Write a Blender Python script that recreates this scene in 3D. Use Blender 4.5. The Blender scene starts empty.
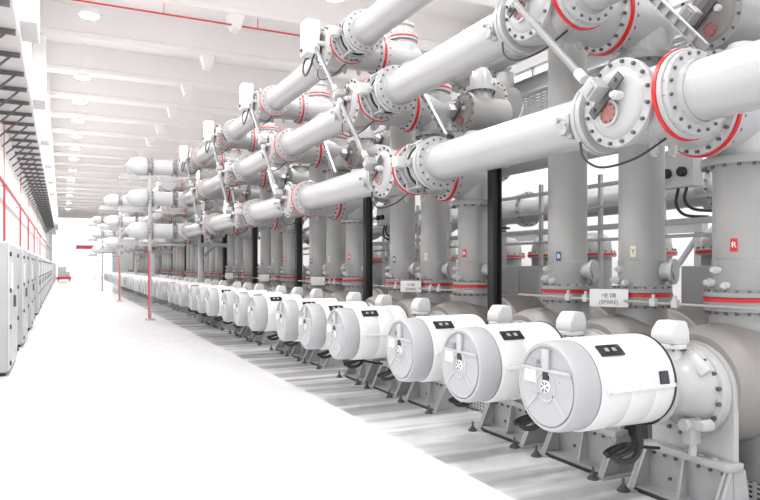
import bpy, bmesh, math, random
from mathutils import Vector, Matrix
random.seed(7)
PI = math.pi
scene = bpy.context.scene
COL = scene.collection
ORD = ("first second third fourth fifth sixth seventh eighth ninth tenth eleventh twelfth thirteenth fourteenth fifteenth "
       "sixteenth seventeenth eighteenth nineteenth twentieth").split()
TENS = {20: 'twenty', 30: 'thirty', 40: 'forty', 50: 'fifty'}
def ordn(i):                       # 0 -> first
    n = i + 1
    if n <= 20: return ORD[n - 1]
    t, u = n // 10 * 10, n % 10
    if u == 0: return {30: 'thirtieth', 40: 'fortieth', 50: 'fiftieth'}[t]
    return TENS[t] + '-' + ORD[u - 1]

# ------------------------------------------------------------------ materials
def mat(name, col, rough=.5, metal=0, noise=0, nscale=8, bump=0, coat=0, spec=.5):
    m = bpy.data.materials.new(name); m.use_nodes = True
    nt = m.node_tree; b = nt.nodes['Principled BSDF']
    b.inputs['Base Color'].default_value = (*col, 1)
    b.inputs['Roughness'].default_value = rough
    b.inputs['Metallic'].default_value = metal
    b.inputs['Specular IOR Level'].default_value = spec
    b.inputs['Coat Weight'].default_value = coat
    if noise or bump:
        tc = nt.nodes.new('ShaderNodeTexCoord'); n = nt.nodes.new('ShaderNodeTexNoise')
        n.inputs['Scale'].default_value = nscale; n.inputs['Detail'].default_value = 4
        nt.links.new(tc.outputs['Object'], n.inputs['Vector'])
        if noise:
            mx = nt.nodes.new('ShaderNodeMix'); mx.data_type = 'RGBA'
            mx.inputs[6].default_value = (*[c * (1 - noise) for c in col], 1)
            mx.inputs[7].default_value = (*[min(1, c * (1 + noise)) for c in col], 1)
            nt.links.new(n.outputs['Fac'], mx.inputs[0]); nt.links.new(mx.outputs[2], b.inputs['Base Color'])
        if bump:
            bp = nt.nodes.new('ShaderNodeBump'); bp.inputs['Strength'].default_value = bump
            bp.inputs['Distance'].default_value = .01
            nt.links.new(n.outputs['Fac'], bp.inputs['Height']); nt.links.new(bp.outputs[0], b.inputs['Normal'])
    return m
def emis(name, col, s):
    m = bpy.data.materials.new(name); m.use_nodes = True
    nt = m.node_tree; nt.nodes.remove(nt.nodes['Principled BSDF'])
    e = nt.nodes.new('ShaderNodeEmission'); e.inputs[0].default_value = (*col, 1); e.inputs[1].default_value = s
    nt.links.new(e.outputs[0], nt.nodes['Material Output'].inputs[0])
    return m
M = {}
M['pipe'] = mat('busbar_paint', (.38, .38, .385), .28, noise=.02, coat=.35)
M['duct'] = mat('riser_paint', (.28, .28, .275), .36, noise=.03, nscale=3)
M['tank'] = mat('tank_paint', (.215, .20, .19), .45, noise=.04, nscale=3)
M['drum'] = mat('drum_paint', (.60, .60, .605), .38, noise=.01)
M['cap'] = mat('cap_paint', (.37, .375, .39), .42, noise=.015)
M['capframe'] = mat('cap_frame_paint', (.43, .43, .45), .42, noise=.01)
M['cross'] = mat('cross_pipe_lit_paint', (.55, .55, .56), .35, noise=.02, coat=.2)  # same paint as the busbars, lightened to put their light into the colour
M['hood'] = mat('hood_paint', (.52, .52, .52), .45, noise=.02)
M['cover'] = mat('cover_paint', (.37, .37, .37), .3, noise=.02, coat=.3)
M['galv'] = mat('galvanised_steel', (.40, .40, .41), .48, .35, noise=.12, nscale=14)
M['rod'] = mat('rod_paint', (.20, .20, .205), .35)
M['arm'] = mat('bracket_steel', (.15, .15, .155), .5, .2, noise=.06)
M['steel'] = mat('grey_steel', (.36, .36, .37), .5, .3, noise=.06)
M['bolt'] = mat('bolt_zinc', (.11, .11, .11), .4, .5)
M['red'] = mat('red_paint', (.52, .006, .01), .4)
M['redpipe'] = mat('fire_pipe_red', (.60, .06, .07), .4)
M['pink'] = mat('window_pink', (.30, .12, .11), .3, noise=.35, nscale=40)
M['black'] = mat('black_paint', (.012, .012, .012), .45)
M['rubber'] = mat('black_rubber', (.02, .02, .02), .6)
M['dark'] = mat('dark_metal', (.10, .10, .10), .5, .3)
M['white'] = mat('white_plastic', (.80, .80, .80), .4)
M['blue'] = mat('blue_label', (.03, .06, .22), .4)
M['cream'] = mat('cream_label', (.55, .53, .42), .4)
M['plate'] = mat('sign_plate_grey', (.62, .62, .62), .35, .1)
M['ink'] = mat('ink_grey', (.06, .06, .06), .5)
M['cab'] = mat('cabinet_paint', (.36, .365, .375), .4, noise=.01)
M['cabdoor'] = mat('cabinet_door_paint', (.5, .51, .52), .4, noise=.01)
M['wall'] = mat('wall_paint', (.86, .86, .86), .6, noise=.02, nscale=2)
M['ceil'] = mat('ceiling_paint', (.85, .82, .815), .7, noise=.02, nscale=1)
M['soffit_shade'] = mat('soffit_shade_grey', (.62, .62, .62), .5, noise=.03)  # grey that paints shade onto the undersides of white walls
M['glass'] = mat('gauge_glass', (.02, .02, .025), .15)
M['lamp'] = emis('lamp_glow', (1, .99, .97), 60)
M['sky'] = emis('window_daylight', (.97, 1, .95), 2.4)

# perforated tray: rows of dark holes (a surface pattern of the sheet)
def perforated():
    m = mat('perforated_sheet', (.5, .5, .5), .45, .3); nt = m.node_tree; b = nt.nodes['Principled BSDF']
    tc = nt.nodes.new('ShaderNodeTexCoord'); sx = nt.nodes.new('ShaderNodeSeparateXYZ'); nt.links.new(tc.outputs['Object'], sx.inputs[0])
    def tri(o, s):
        a = nt.nodes.new('ShaderNodeMath'); a.operation = 'MULTIPLY'; a.inputs[1].default_value = s; nt.links.new(o, a.inputs[0])
        f = nt.nodes.new('ShaderNodeMath'); f.operation = 'FRACT'; nt.links.new(a.outputs[0], f.inputs[0])
        c = nt.nodes.new('ShaderNodeMath'); c.operation = 'SUBTRACT'; c.inputs[1].default_value = .5; nt.links.new(f.outputs[0], c.inputs[0])
        d = nt.nodes.new('ShaderNodeMath'); d.operation = 'ABSOLUTE'; nt.links.new(c.outputs[0], d.inputs[0])
        return d.outputs[0]
    y, z = tri(sx.outputs[1], 16), tri(sx.outputs[2], 28)
    mx = nt.nodes.new('ShaderNodeMath'); mx.operation = 'MAXIMUM'; nt.links.new(y, mx.inputs[0]); nt.links.new(z, mx.inputs[1])
    lt = nt.nodes.new('ShaderNodeMath'); lt.operation = 'LESS_THAN'; lt.inputs[1].default_value = .22; nt.links.new(mx.outputs[0], lt.inputs[0])
    mix = nt.nodes.new('ShaderNodeMix'); mix.data_type = 'RGBA'
    mix.inputs[6].default_value = (.5, .5, .5, 1); mix.inputs[7].default_value = (.04, .04, .04, 1)
    nt.links.new(lt.outputs[0], mix.inputs[0]); nt.links.new(mix.outputs[2], b.inputs['Base Color'])
    return m
M['perf'] = perforated()

def floor_mat():
    m = bpy.data.materials.new('painted_floor'); m.use_nodes = True
    nt = m.node_tree; b = nt.nodes['Principled BSDF']; N = nt.nodes.new; L = nt.links.new
    tc = N('ShaderNodeTexCoord'); sx = N('ShaderNodeSeparateXYZ'); L(tc.outputs['Object'], sx.inputs[0])
    n1 = N('ShaderNodeTexNoise'); n1.inputs['Scale'].default_value = .8; n1.inputs['Detail'].default_value = 6; L(tc.outputs['Object'], n1.inputs['Vector'])
    n2 = N('ShaderNodeTexNoise'); n2.inputs['Scale'].default_value = 5; n2.inputs['Detail'].default_value = 5; L(tc.outputs['Object'], n2.inputs['Vector'])
    mp = N('ShaderNodeMapping'); mp.inputs['Scale'].default_value = (.25, 2.4, 1); L(tc.outputs['Object'], mp.inputs['Vector'])
    n3 = N('ShaderNodeTexNoise'); n3.inputs['Scale'].default_value = 1.0; n3.inputs['Detail'].default_value = 3; L(mp.outputs[0], n3.inputs['Vector'])
    n3r = N('ShaderNodeMapRange'); n3r.inputs[1].default_value = .44; n3r.inputs[2].default_value = .56; L(n3.outputs['Fac'], n3r.inputs[0])  # bands on the concrete: drum shadows and reflections painted into the colour
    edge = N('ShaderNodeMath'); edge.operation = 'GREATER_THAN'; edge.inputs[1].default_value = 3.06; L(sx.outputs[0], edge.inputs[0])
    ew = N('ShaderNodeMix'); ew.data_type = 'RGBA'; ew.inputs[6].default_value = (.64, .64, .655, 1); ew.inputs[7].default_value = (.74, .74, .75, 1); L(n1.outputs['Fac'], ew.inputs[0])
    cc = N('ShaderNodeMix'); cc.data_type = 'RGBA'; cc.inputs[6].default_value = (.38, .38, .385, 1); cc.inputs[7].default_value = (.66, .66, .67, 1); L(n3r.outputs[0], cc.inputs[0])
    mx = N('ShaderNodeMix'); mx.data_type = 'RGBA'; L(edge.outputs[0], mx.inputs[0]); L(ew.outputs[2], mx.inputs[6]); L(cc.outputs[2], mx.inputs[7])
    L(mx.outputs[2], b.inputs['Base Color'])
    rr = N('ShaderNodeMapRange'); rr.inputs[3].default_value = .14; rr.inputs[4].default_value = .26; L(n2.outputs['Fac'], rr.inputs[0])
    L(rr.outputs[0], b.inputs['Roughness'])
    bp = N('ShaderNodeBump'); bp.inputs['Strength'].default_value = .04; bp.inputs['Distance'].default_value = .02; L(n1.outputs['Fac'], bp.inputs['Height']); L(bp.outputs[0], b.inputs['Normal'])
    b.inputs['Specular IOR Level'].default_value = .6
    return m
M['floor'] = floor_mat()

# ------------------------------------------------------------------ mesh builder
def axmat(axis):
    if axis == 'X': return Matrix(((0, 0, 1), (1, 0, 0), (0, 1, 0)))
    if axis == 'Y': return Matrix(((1, 0, 0), (0, 0, 1), (0, -1, 0)))
    return Matrix.Identity(3)
class MB:
    def __init__(s): s.v, s.f, s.bf = [], [], set()
    def add(s, vs, fs):
        o = len(s.v); s.v += [tuple(p) for p in vs]; s.f += [tuple(o + i for i in f) for f in fs]; return s
    def lathe(s, prof, axis='Z', c=(0, 0, 0), seg=32, R=None):
        A = R if R is not None else axmat(axis); c = Vector(c); vs, fs = [], []
        rows = []
        for t, r in prof:
            if r < 1e-5: rows.append([len(vs)]); vs.append(A @ Vector((0, 0, t)) + c)
            else:
                rows.append(list(range(len(vs), len(vs) + seg)))
                for i in range(seg):
                    a = 2 * PI * i / seg; vs.append(A @ Vector((r * math.cos(a), r * math.sin(a), t)) + c)
        for a, b in zip(rows, rows[1:]):
            for i in range(seg):
                j = (i + 1) % seg
                if len(a) == 1 and len(b) > 1: fs.append((a[0], b[j], b[i]))
                elif len(b) == 1 and len(a) > 1: fs.append((a[i], a[j], b[0]))
                elif len(a) > 1: fs.append((a[i], a[j], b[j], b[i]))
        return s.add(vs, fs)
    def cyl(s, t0, t1, r, axis='Z', c=(0, 0, 0), seg=24, ch=0, R=None):
        if ch: p = [(t0, 0), (t0, r - ch), (t0 + ch, r), (t1 - ch, r), (t1, r - ch), (t1, 0)]
        else: p = [(t0, 0), (t0, r), (t1, r), (t1, 0)]
        return s.lathe(p, axis, c, seg, R)
    def ring(s, t0, t1, ri, ro, axis='Z', c=(0, 0, 0), seg=32):
        return s.lathe([(t0, ri), (t0, ro), (t1, ro), (t1, ri), (t0, ri)], axis, c, seg)
    def bolts(s, t0, t1, R, n, r, axis='Z', c=(0, 0, 0), ph=.5):
        A = axmat(axis); c = Vector(c); f0 = len(s.f)
        for i in range(n):
            a = 2 * PI * (i + ph) / n
            s.lathe([(t0, 0), (t0, r), (t1, r), (t1, 0)], axis, A @ Vector((R * math.cos(a), R * math.sin(a), 0)) + c, 6)
        s.bf.update(range(f0, len(s.f)))
        return s
    def box(s, x0, x1, y0, y1, z0, z1, ch=0, rot=None, piv=None):
        bm = bmesh.new(); bmesh.ops.create_cube(bm, size=1)
        for v in bm.verts: v.co = Vector((x0 + (v.co.x + .5) * (x1 - x0), y0 + (v.co.y + .5) * (y1 - y0), z0 + (v.co.z + .5) * (z1 - z0)))
        if ch: bmesh.ops.bevel(bm, geom=bm.edges[:], offset=ch, segments=2, affect='EDGES', profile=.6)
        bm.verts.index_update()
        vs = [v.co.copy() for v in bm.verts]; fs = [[v.index for v in f.verts] for f in bm.faces]; bm.free()
        if rot is not None:
            p = Vector(piv if piv else ((x0 + x1) / 2, (y0 + y1) / 2, (z0 + z1) / 2))
            vs = [rot @ (v - p) + p for v in vs]
        return s.add(vs, fs)
    def bar(s, a, b, w, h, up=(0, 0, 1)):
        a, b = Vector(a), Vector(b); d = (b - a); L = d.length; d.normalize()
        u = Vector(up); x = d.cross(u)
        if x.length < 1e-4: x = d.cross(Vector((1, 0, 0)))
        x.normalize(); z = x.cross(d)
        vs = []
        for q in (a, b):
            for sx, sz in ((-1, -1), (1, -1), (1, 1), (-1, 1)): vs.append(q + x * (sx * w / 2) + z * (sz * h / 2))
        return s.add(vs, [(3, 2, 1, 0), (4, 5, 6, 7), (0, 1, 5, 4), (1, 2, 6, 5), (2, 3, 7, 6), (3, 0, 4, 7)])
    def tube(s, pts, r, seg=10):
        pts = [Vector(p) for p in pts]; vs, fs = [], []
        n0 = None; N = len(pts)
        for k, p in enumerate(pts):
            d = (pts[min(k + 1, N - 1)] - pts[max(k - 1, 0)]).normalized()
            if n0 is None:
                n0 = d.cross(Vector((0, 0, 1)))
                if n0.length < 1e-3: n0 = d.cross(Vector((1, 0, 0)))
            n0 = (n0 - d * n0.dot(d)).normalized(); b = d.cross(n0)
            for i in range(seg):
                a = 2 * PI * i / seg; vs.append(p + (n0 * math.cos(a) + b * math.sin(a)) * r)
        for k in range(N - 1):
            for i in range(seg):
                j = (i + 1) % seg; fs.append((k * seg + i, k * seg + j, (k + 1) * seg + j, (k + 1) * seg + i))
        fs.append(tuple(reversed(range(seg)))); fs.append(tuple((N - 1) * seg + i for i in range(seg)))
        return s.add(vs, fs)
    def prism(s, poly, axis, t0, t1):
        # poly: 2D points; axis X -> (y,z), Y -> (x,z), Z -> (x,y)
        def P(p, t): return (t, p[0], p[1]) if axis == 'X' else (p[0], t, p[1]) if axis == 'Y' else (p[0], p[1], t)
        n = len(poly); vs = [P(p, t0) for p in poly] + [P(p, t1) for p in poly]
        fs = [tuple(range(n)), tuple(reversed(range(n, 2 * n)))] + [(i, i + n, (i + 1) % n + n, (i + 1) % n) for i in range(n)]
        return s.add(vs, fs)
    def mesh(s, name, m, ang=38):
        me = bpy.data.meshes.new(name); me.from_pydata(s.v, [], s.f); me.update()
        bm = bmesh.new(); bm.from_mesh(me); bmesh.ops.recalc_face_normals(bm, faces=bm.faces[:]); bm.to_mesh(me); bm.free()
        me.materials.append(M[m] if isinstance(m, str) else m)
        if s.bf:
            me.materials.append(M['bolt'])
            for i in s.bf: me.polygons[i].material_index = 1
        me.shade_smooth(); me.set_sharp_from_angle(angle=math.radians(ang))
        return me
def bez(pts, n=10):
    """Catmull-Rom through the points."""
    P = [Vector(p) for p in pts]; P = [P[0] * 2 - P[1]] + P + [P[-1] * 2 - P[-2]]; out = []
    for i in range(1, len(P) - 2):
        for k in range(n):
            t = k / n
            out.append(.5 * ((2 * P[i]) + (P[i + 1] - P[i - 1]) * t + (2 * P[i - 1] - 5 * P[i] + 4 * P[i + 1] - P[i + 2]) * t * t + (3 * P[i] - P[i - 1] - 3 * P[i + 1] + P[i + 2]) * t ** 3))
    out.append(P[-2]); return out

CACHE = {}
def me_of(key, fn, m):
    if key not in CACHE: CACHE[key] = fn().mesh(key.split('|')[0], m)
    return CACHE[key]
def part(name, key, fn, m, parent, label=None, loc=None, rot=None, kind=None):
    pn = parent.name.split('.')[0] + (parent.parent.name.split('.')[0] if parent.parent else '') if parent is not None else ''
    o = bpy.data.objects.new(name, me_of(name + '|' + pn + '|' + key, fn, m)); COL.objects.link(o)
    if parent is not None: o.parent = parent
    if loc is not None: o.location = loc
    if rot is not None: o.rotation_euler = rot
    if label: o['label'] = label
    if kind: o['kind'] = kind
    return o
def tag(o, label, cat, group=None):
    o['label'] = label; o['category'] = cat
    if group: o['group'] = group
    return o
def thing(name, loc, label, cat, group=None, rotz=0):
    o = bpy.data.objects.new(name, None); COL.objects.link(o); o.empty_display_size = .1
    o.location = loc; o.rotation_euler = (0, 0, rotz)
    return tag(o, label, cat, group)
def single(name, key, fn, m, loc, label, cat, group=None):
    return tag(part(name, key, fn, m, None, loc=loc), label, cat, group)
def struct(name, fn, m):
    o = bpy.data.objects.new(name, fn().mesh(name, m)); COL.objects.link(o); o['kind'] = 'structure'; return o
def glyphs(text, size):
    cu = bpy.data.curves.new('glyph', 'FONT'); cu.body = text; cu.size = size; cu.extrude = .0012
    cu.align_x = 'CENTER'; cu.align_y = 'CENTER'
    o = bpy.data.objects.new('glyph', cu); COL.objects.link(o)
    bpy.context.view_layer.update()
    me = bpy.data.meshes.new_from_object(o.evaluated_get(bpy.context.evaluated_depsgraph_get()))
    bpy.data.objects.remove(o); bpy.data.curves.remove(cu)
    me.materials.clear(); return me
GL = {}
def letter(text, size, m, parent, loc, rot):
    k = (text, size, m)
    if k not in GL:
        GL[k] = glyphs(text, size); GL[k].materials.append(M[m])
    o = bpy.data.objects.new('lettering', GL[k]); COL.objects.link(o); o.parent = parent; o.location = loc; o.rotation_euler = rot
    return o

# ------------------------------------------------------------------ layout numbers
NB = 14                                   # bays
Y0, BAY, PB, PC = 3.44, 3.74, 1.045, .985
XD, XC, XB = 4.2, 4.80, 3.75              # frame, riser columns, busbars
ZBUS = (2.89, 3.95, 4.98)
SECT = ((0, 1, 2, 3, 4), (6, 7), (9, 10, 11))
PHASE = ('red', 'yellow', 'blue')
LEVEL = ('lowest', 'middle', 'top')
def place(k): return 'nearest bay' if k == 0 else ordn(k) + ' bay from the near end'

# ------------------------------------------------------------------ setting
def build_setting():
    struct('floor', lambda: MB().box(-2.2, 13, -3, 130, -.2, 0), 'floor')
    struct('wall_left', lambda: MB().box(-2.2, -1.75, -3, 112, 0, 9.8), 'wall')
    struct('wall_left_upper', lambda: MB().box(-1.75, -.78, -3, 112, 6.5, 9.6), 'wall')
    struct('ceiling', lambda: MB().box(-2.2, 13, -3, 112, 9.6, 9.8), 'ceil')
    struct('wall_right', lambda: MB().box(12, 12.3, -3, 112, 0, 5.0).box(12, 12.3, -3, 112, 7.4, 9.6), 'wall')
    # end wall: a wide bright opening to the daylight
    struct('wall_far', lambda: MB().box(-1.75, -1.3, 110, 110.4, 0, 9.6).box(7.0, 12, 110, 110.4, 0, 9.6).box(-1.3, 7.0, 110, 110.4, 9.0, 9.6), 'wall')
    i = 0
    for n in range(15):
        y0 = -2.5 + n * 7.5
        w = struct('window_%d' % (n + 1), lambda: MB().box(12.08, 12.14, y0 + .08, y0 + 7.42, 5.0, 7.4), 'sky')
        f = part('window_frame', 'wf', lambda: MB().box(-.1, .1, -.06, .06, 0, 2.4).box(-.06, .06, 2.44, 2.52, 0, 2.4).box(-.06, .06, 4.9, 4.98, 0, 2.4).box(-.06, .06, 0, 7.5, 0, .07).box(-.06, .06, 0, 7.5, 2.33, 2.4), 'cab', w)
        f.location = (12.06, y0, 5.0)
    # ceiling beams, each with a haunch below it
    c = 0
    for n in range(-5, 22):
        y = 22.0 + 3.9 * n; c += 1
        struct('trim_%d' % c, lambda: MB().prism([(-.17, 9.6), (-.17, 8.80), (-.26, 8.76), (-.26, 8.62), (.26, 8.62), (.26, 8.76), (.17, 8.80), (.17, 9.6)][::-1] if False else [(y - .17, 9.6), (y - .17, 8.80), (y - .26, 8.76), (y - .26, 8.62), (y + .26, 8.62), (y + .26, 8.76), (y + .17, 8.80), (y + .17, 9.6)], 'X', -.78, 12), 'ceil')
        c += 1
        struct('trim_%d' % c, lambda: MB().prism([(4.08, 8.62), (4.52, 8.62), (4.40, 8.22), (4.20, 8.22)], 'Y', y - .2, y + .2), 'ceil')
    for n in range(14):
        y = 8.1 + 7.0 * n; c += 1
        struct('trim_%d' % c, lambda: MB().box(-.80, -.45, y, y + 1.4, 6.72, 9.6, .02), 'wall')
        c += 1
        struct('trim_%d' % c, lambda: MB().box(-.80, -.45, y, y + 1.4, 6.69, 6.72), 'soffit_shade')  # thin slab added under the box to paint its underside shade
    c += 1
    struct('trim_%d' % c, lambda: MB().box(-1.75, -.80, -3, 112, 6.46, 6.5), 'soffit_shade')  # sheet added below the overhang, its shade put in as grey
build_setting()

def build_ceiling_things():
    ys = [-.5, 3.5, 7.5, 11.2, 15.0, 18.9, 25.2, 29.0, 32.9, 36.8, 40.7, 44.6, 50, 56, 62, 68, 76, 84]
    for row, (x, zs) in enumerate(((.65, 'aisle'), (6.0, 'switchgear (added light)'))):  # second row is added, to brighten the dark riser heads
        for i, y in enumerate(ys):
            if row == 1 and y > 16: break
            t = thing('high_bay_lamp', (x, y, 8.32), 'round ceiling lamp over the %s, %s from the near end of its row' % (zs, ordn(i)), 'lamp', 'high bay lamps over the ' + zs)
            part('lamp_housing', 'a', lambda: MB().lathe([(0, .24), (.03, .25), (.10, .2), (.14, .06), (.14, 0)], seg=20), 'wall', t)
            part('diffuser', 'a', lambda: MB().cyl(-.02, .0, .235, seg=20), 'lamp', t, 'glowing white disc')
            part('hanger', 'a', lambda: MB().cyl(.14, 1.28, .012, seg=8), 'ceil', t)
            L = bpy.data.lights.new('lamp_light', 'AREA'); L.shape = 'DISK'; L.size = .6
            L.energy = LAMP_W * (1.35 if y > 20 else 1) if row == 0 else LAMP_W * .8
            L.color = (1, .985, .97)
            o = bpy.data.objects.new('lamp_light', L); COL.objects.link(o); o.parent = t; o.location = (0, 0, -.04)
    def sp():
        m = MB().tube([(-.7, 0, 0), (11.9, 0, 0)], .026, 8)
        for x in (.4, 2.4, 4.9, 6.4): m.cyl(0, .28, .012, 'Z', (x, 0, 0), 8)
        return m
    single('sprinkler_pipe', 'a', sp, 'redpipe', (0, 18.0, 8.34), 'thin red sprinkler pipe running across under a ceiling beam', 'pipe')
LAMP_W = 190
build_ceiling_things()

def build_left_side():
    # bracket arms under the overhang of the left wall
    for i in range(52):
        y = 7.0 + 1.6 * i
        t = thing('wall_bracket', (-1.75, y, 6.35), 'grey wall bracket arm with diagonal strut, %s from the near end' % ordn(i) if i < 49 else 'far grey wall bracket arm, %s before the last' % ordn(52 - i), 'bracket', 'bracket arms along the left wall')
        part('arm', 'a', lambda: MB().box(0, .92, -.05, .05, 0, .02).box(0, .92, -.05, -.03, 0, .1), 'arm', t)
        part('strut', 'a', lambda: MB().bar((.72, 0, .0), (.0, 0, -.72), .05, .05), 'arm', t)
    # red fire main
    t = thing('fire_main', (-1.55, 0, 4.2), 'red fire water pipe running along the left wall with vertical drops', 'pipe')
    part('main_pipe', 'a', lambda: MB().tube([(0, 6, 0), (0, 108, 0)], .055, 12), 'redpipe', t)
    for y in (16.2, 22.6, 31.0, 38.0, 46.0, 58.0):
        part('drop_pipe', 'a', lambda: MB().tube([(0, 0, 0), (0, 0, -2.0)], .035, 10), 'redpipe', t, loc=(0, y, 0))
        part('pipe_clip', 'a', lambda: MB().box(-.2, .0, -.03, .03, -.03, .03), 'galv', t, loc=(0, y + .5, 0))
    for y in (17.6, 24.4, 34, 42, 56):
        single('wall_pipe', 'a', lambda: MB().tube([(0, 0, 2.1), (0, 0, 6.4)], .016, 8), 'redpipe', (-1.68, y, 0), 'thin red vertical pipe on the left wall about %d metres along' % int(y), 'pipe', 'thin red wall pipes')
    # switch cabinets
    ys = [12.0, 16.15, 20.4, 26.5] + [30.6 + 4.25 * i for i in range(17)]
    for i, y in enumerate(ys):
        t = thing('switch_cabinet', (-.75, y, 0), 'light grey double-door switch cabinet, %s from the near end of the left wall' % ordn(i), 'cabinet', 'switch cabinets along the left wall')
        part('body', 'a', lambda: MB().box(-.7, -.03, 0, 2.1, .06, 2.12, .012), 'cab', t)
        part('plinth', 'a', lambda: MB().box(-.66, -.06, .02, 2.08, 0, .06), 'black', t, 'black base strip')
        for j in range(2):
            d = part('door', 'a', lambda: MB().box(-.03, 0, .02, 1.04, .08, 2.10, .008), 'cabdoor', t, loc=(0, j * 1.04, 0))
            if y < 60:
                for z in (.2, .78, 1.36, 1.94):
                    part('hinge', 'a', lambda: MB().box(-.01, .025, -.025, .025, -.035, .035, .004), 'black', d, 'black hinge', loc=(0, .06 if j == 0 else 1.0, z))
                part('handle', 'a', lambda: MB().box(0, .03, -.02, .02, -.1, .1, .006), 'dark', d, 'dark door handle', loc=(0, .95 if j == 0 else .1, 1.15))
                if j == 0: part('meter_window', 'a', lambda: MB().box(-.005, .008, .3, .8, 1.35, 1.8, .003), 'white', d)
        for j in range(3):
            part('top_gland', 'a', lambda: MB().lathe([(0, .09), (.1, .09), (.16, .05), (.2, 0)], 'Z', seg=14), 'white', t, loc=(-.35, .4 + .6 * j, 2.12))
build_left_side()

# ------------------------------------------------------------------ circuit breakers
def drum_body():
    g = [(3.065, .300), (3.085, .314), (3.30, .314), (3.305, .3115), (3.315, .3115), (3.32, .314), (3.52, .314), (3.525, .3115), (3.535, .3115), (3.54, .314), (3.70, .314), (3.72, .305), (3.74, .22)]
    return MB().lathe([(x - XD, r) for x, r in g], 'X', (0, 0, .955), 56)
def drum_cap():
    g = [(2.885, 0), (2.885, .262), (2.872, .266), (2.872, .285), (2.88, .292), (2.90, .294), (2.915, .300), (3.05, .303), (3.062, .298), (3.066, .2)]
    return MB().lathe([(x - XD, r) for x, r in g], 'X', (0, 0, .955), 56)
def cap_plate():
    R, n = .258, 40
    a0 = math.asin(.42); pts = []
    for i in range(n + 1):
        a = PI - a0 + (PI + 2 * a0) * i / n
        pts.append((R * math.cos(a), R * math.sin(a) + .955))
    return MB().prism(pts, 'X', 2.868 - XD, 2.886 - XD)
def cap_frame():
    x = 2.862 - XD; m = MB()
    # raised top edge, centre tab, two diagonal ribs
    m.box(x, x + .02, -.235, .235, .955 + .098, .955 + .118)
    m.box(x - .004, x + .02, -.03, .03, .955 + .10, .955 + .245, .004)
    for s in (-1, 1): m.bar((x + .008, s * .06, .955 - .04), (x + .008, s * .19, .955 - .165), .018, .016, (1, 0, 0))
    m.ring(x, x + .012, .088, .10, 'X', (0, 0, .955), 32)
    for s in (-1, 1): m.cyl(x - .002, x + .006, .008, 'X', (0, s * .12, 1.0), 8)
    return m
def drum_seam():
    m = MB().box(3.09 - XD, 3.70 - XD, -.008, .008, .943, .969, .002)
    for x in (3.14, 3.38, 3.6): m.cyl(.965, .982, .009, 'Z', (x - XD, 0, 0), 6).cyl(.93, .947, .009, 'Z', (x - XD, 0, 0), 6)
    return m
def dome():
    g = [(3.73, .25), (3.80, .255), (3.84, .225), (3.90, .205), (3.97, .21), (4.03, .235), (4.09, .275), (4.13, .30), (4.15, .305), (4.155, .31)]
    m = MB().lathe([(x - XD, r) for x, r in g], 'X', (0, 0, .87), 40)
    for yy, zz in ((-.13, .93), (-.06, .70), (.1, 1.0)): m.box(-.20, -.06, yy - .05, yy + .05, zz - .035, zz + .035, .03)
    return m
def dome_flange():
    m = MB().lathe([(-.055, .25), (-.05, .338), (-.045, .344), (.03, .344), (.04, .33)], 'X', (0, 0, .835), 48)
    return m.bolts(-.078, -.05, .315, 18, .016, 'X', (0, 0, .835))
def support_plate():
    pts = [(-.355, .371), (.355, .371), (.355, .835)]
    for i in range(1, 20):
        a = PI * i / 20; pts.append((.355 * math.cos(a), .835 + .355 * math.sin(a)))
    pts.append((-.355, .835))
    return MB().prism(pts, 'X', .035, .085)
def tank():
    g = [(4.28, 0), (4.28, .378), (4.30, .392), (4.33, .41), (4.42, .44), (4.6, .452), (5.12, .452), (5.15, .48), (5.20, .48)]
    x = 5.22
    while x < 5.68: g += [(x, .455), (x + .02, .50)]; x += .04
    g += [(5.70, .47), (5.75, .47), (5.78, .452), (6.15, .452), (6.28, .36), (6.33, .2), (6.34, 0)]
    m = MB().lathe([(a - XD, r) for a, r in g], 'X', (0, 0, .86), 48)
    return m
def tank_neck(off):
    def f():
        c = (XC - XD, off, 0)
        m = MB().lathe([(1.12, .25), (1.26, .23), (1.36, .22), (1.40, .225), (1.40, .262), (1.472, .262)], 'Z', c, 36)
        m.bolts(1.375, 1.40, .243, 18, .012, 'Z', c)
        return m
    return f
def hood():
    m = MB(); c = 4.02 - XD
    vs = []
    for z, a, b in ((1.19, .088, .10), (1.195, .09, .102), (1.275, .088, .10), (1.35, .04, .085)):
        for sx, sy in ((-1, -1), (1, -1), (1, 1), (-1, 1)): vs.append((c + (sx * a if sx < 0 else min(.088, a + .036)), sy * b, z))
    fs = [(3, 2, 1, 0), (12, 13, 14, 15)]
    for k in range(3):
        for i in range(4):
            j = (i + 1) % 4; fs.append((k * 4 + i, k * 4 + j, k * 4 + 4 + j, k * 4 + 4 + i))
    bm = bmesh.new(); V = [bm.verts.new(v) for v in vs]
    for f in fs: bm.faces.new([V[i] for i in f])
    bmesh.ops.bevel(bm, geom=bm.edges[:], offset=.009, segments=2, affect='EDGES')
    bm.verts.index_update(); m.add([v.co.copy() for v in bm.verts], [[v.index for v in f.verts] for f in bm.faces]); bm.free()
    return m
def hood_base():
    c = (4.02 - XD, 0, 0)
    return MB().cyl(1.02, 1.15, .085, 'Z', c, 24).cyl(1.15, 1.185, .115, 'Z', c, 28, .006).bolts(1.135, 1.15, .10, 10, .008, 'Z', c)
def gas_coupling():
    m = MB()
    m.cyl(-.24, -.10, .045, 'X', (0, -.16, .62), 16, .006).cyl(-.13, -.05, .06, 'X', (0, -.16, .62), 6)
    m.cyl(-.20, -.10, .03, 'X', (0, -.27, .645), 14).box(-.20, -.08, -.30, -.10, .60, .66, .012)
    m.box(-.2, -.1, -.2, -.12, .48, .6, .01).cyl(.40, .5, .03, 'Z', (-.14, -.16, 0), 10)
    return m
def win_big():
    m = MB().box(3.13 - XD, 3.33 - XD, -.045, .045, .955 + .309, .955 + .325, .004)
    return m
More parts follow.
